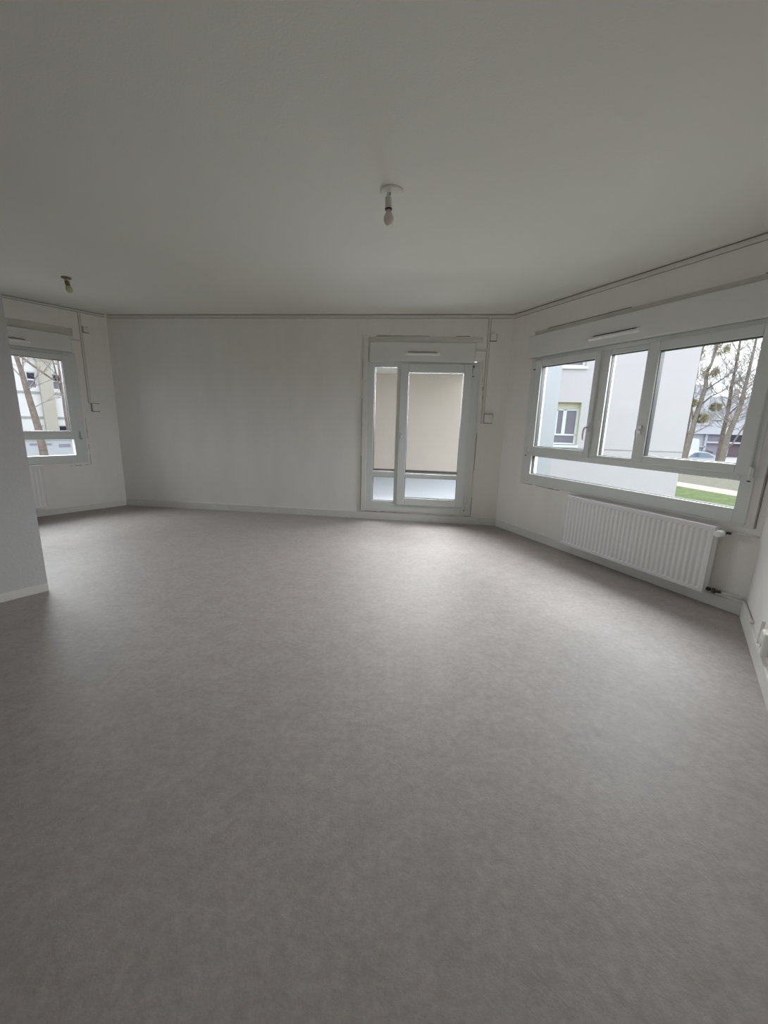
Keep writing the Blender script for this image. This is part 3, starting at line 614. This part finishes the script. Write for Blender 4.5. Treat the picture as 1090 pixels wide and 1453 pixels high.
# pale apartment block far behind
ab = thing('apartment_block', 'pale distant apartment block behind the bare trees', 'building', Matrix.Translation((0, 89, 0)))
obj('wall', B(55, 68.0, 0, 10, GZ, 10.8), M['house'], ab)
for i in range(3):
    for j in range(4): obj('window', B(57 + j * 2.8, 58.4 + j * 2.8, -0.05, 0.02, 3.8 + i * 2.4, 5.0 + i * 2.4), M['lilac'], ab)
ab2 = thing('apartment_block', 'low pale block far behind the rightmost trees', 'building', Matrix.Translation((0, 95, 0)))
obj('wall', B(74, 98, 0, 10, GZ, 9.0), M['bluerender'], ab2)
for j in range(6): obj('window', B(75 + j * 3.4, 76.8 + j * 3.4, -0.05, 0.02, 5.0, 6.6), M['lilac'], ab2)

# vehicles
def car(name, label, loc, rz, paint, ln=4.1, h=1.42, van=False, group=None):
    F = Matrix.Translation(loc) @ Matrix.Rotation(rz, 4, 'Z'); t = thing(name, label, 'car' if not van else 'van', F)
    if van: body = [(0, .35), (0, 1.0), (.35, 1.15), (.95, h - .05), (1.2, h), (ln - .1, h), (ln, h - .15), (ln, .35)]; win = [(.45, 1.18), (1.0, h - .14), (1.7, h - .12), (1.7, 1.15)]
    else: body = [(0, .35), (0, .62), (.15, .76), (1.0, .90), (1.65, h - .06), (2.1, h), (ln - 1.2, h - .03), (ln - .5, 1.15), (ln - .1, .98), (ln, .6), (ln, .35)]; win = [(1.12, .93), (1.7, h - .14), (2.1, h - .09), (ln - 1.2, h - .12), (ln - .65, 1.02), (ln - .7, .95)]
    def ext(bm, prof, w_, inset=0.0):
        a = [bm.verts.new((x, -w_ / 2 + (inset * max(0, z - .9) / .5), z)) for x, z in prof]; b = [bm.verts.new((x, w_ / 2 - (inset * max(0, z - .9) / .5), z)) for x, z in prof]
        bm.faces.new(a); bm.faces.new(b[::-1])
        for i in range(len(prof)): j = (i + 1) % len(prof); bm.faces.new((a[i], b[i], b[j], a[j]))
    bm = bmesh.new(); ext(bm, body, 1.72, 0.14); o = obj('body', bm, paint, t); bevel(o, 0.05, 3)
    bm = bmesh.new(); ext(bm, win, 1.745, 0.14); obj('side_windows', bm, M['carglass'], t)
    for x in (0.75, ln - 0.75):
        for y in (-0.8, 0.8):
            bm = bmesh.new(); tube(bm, [(x, y - 0.1, 0.31), (x, y + 0.1, 0.31)], 0.31, 20); obj('wheel', bm, M['tyre'], t)
    return t
car('car', 'white rounded car parked between the bare trees', (26.9, 36.95 + 1.9, GZ + 0.02), math.radians(-4), M['carpaint'], 4.0, 1.45)
car('car', 'dark blue car half hidden behind the white car', (29.2, 45.2, GZ + 0.02), math.radians(-2), M['carblue'], 4.2, 1.38)
car('van', 'white van parked beside the edge of the pale wing', (32.2, 49.6, GZ + 0.02), math.radians(-8), M['carpaint'], 4.6, 2.4, van=True)
def shrub(loc, r, label):
    bm = bmesh.new()
    for i in range(300):
        v = Vector((random.gauss(0, 1), random.gauss(0, 1), abs(random.gauss(0, 1)) + .05)).normalized() * r * random.uniform(.4, 1); u = v.orthogonal().normalized() * .07
        w2 = v.cross(u).normalized() * .07
        bm.faces.new([bm.verts.new(x) for x in (v - u, v + w2, v + u, v - w2)])
    for i in range(5):
        a = random.uniform(0, 6.28); tube(bm, [(0, 0, 0), (math.cos(a) * r * .3, math.sin(a) * r * .3, r * .7)], 0.03, 5)
    o = obj('shrub', bm, M['bush']); o.location = loc; return tag(o, label, 'shrub')
shrub((43.3, 55.4, GZ), 0.9, 'small dark shrub against the bungalow wall')

# ---------------------------------------------------------------- building seen through the left window
LF = frame(Vector((-25.508, 21.489, 0)), dL, Vector((1, -0.5, 0)))
lb = thing('apartment_building', 'white apartment building with cream pilasters outside the left window', 'building', LF)
sg = 1.0
cols = [(x0, x0 + 0.66) for x0 in (1.86, 6.17, 10.5)]
holes = []
for x0 in (1.86, 6.17, 10.5):
    for (z0, z1) in ((2.70, 3.66), (-0.62, 0.43), (5.6, 6.6)):
        holes += [(x0 - 0.55, x0 - 0.07, z0, z1), (x0 + 0.73, x0 + 1.25, z0, z1)]
bm = bmesh.new(); wallholes(bm, -6, 16, GZ, 10.5, holes, -0.3, 0); box(bm, -6, 16, -8, -0.31, GZ, 10.5); obj('facade', bm, M['white'], lb)
bm = bmesh.new()
for z in (2.38, 0.86, 5.2): box(bm, -6, 16, 0, 0.05, z, z + 0.13)
obj('ledge', bm, M['greyroof'], lb)
for a, b in cols:
    bm = bmesh.new(); box(bm, a, b, 0, 0.28, GZ, 4.9); box(bm, a, b, 0.279, 0.283, 1.99, 2.02)
    frustum(bm, [(a, 0, 4.3), (b, 0, 4.3), (b, .285, 4.3), (a, .285, 4.3)], [(a - .3, 0, 4.9), (b + .3, 0, 4.9), (b + .3, .5, 4.9), (a - .3, .5, 4.9)]); obj('pilaster', bm, M['cream'], lb)
for (a, b, c, d) in holes:
    m_ = (c + d) / 2 + 0.02
    bm = bmesh.new(); ring(bm, a, b, c, d, 0.05, 0.05, 0.05, 0.05, -0.16, -0.08); box(bm, a + .05, b - .05, -0.16, -0.08, m_ - 0.03, m_ + 0.05); wn = obj('window', bm, M['shutter'], lb)
    obj('pane', B(a + 0.03, b - 0.03, -0.14, -0.13, m_, d - 0.03), M['darkpane'], wn); obj('blind', B(a + 0.03, b - 0.03, -0.13, -0.12, c + 0.03, m_), M['blind'], wn)
GF = frame(Vector((-16.2, 14.737, 0)), dL, Vector((1, -0.5, 0)))
gb = thing('garage', 'low pale blue garage building below the left window', 'garage', GF)
obj('wall', B(-3, 9, -3, 0, GZ, 0.12), M['garage'], gb)
obj('roof_edge', B(-3.1, 9.1, -3.1, 0.05, 0.12, 0.2), M['shutter'], gb)
for (a, b, c, d) in ((2.62, 2.86, -0.09, -0.02), (3.1, 3.35, -0.09, -0.03), (3.6, 4.0, -0.19, -0.06), (4.6, 5.0, -0.19, -0.06)): obj('vent_grille', B(a, b, 0, 0.02, c, d), M['lilac'], gb)

portal(FR, 1.48, 1.33, 2.2, 1.4, -T - 0.02); portal(FL, 1.28, 1.33, 1.85, 1.4, -T - 0.02); portal(FB, 4.1, 1.05, 1.4, 1.95, -T - 0.02)
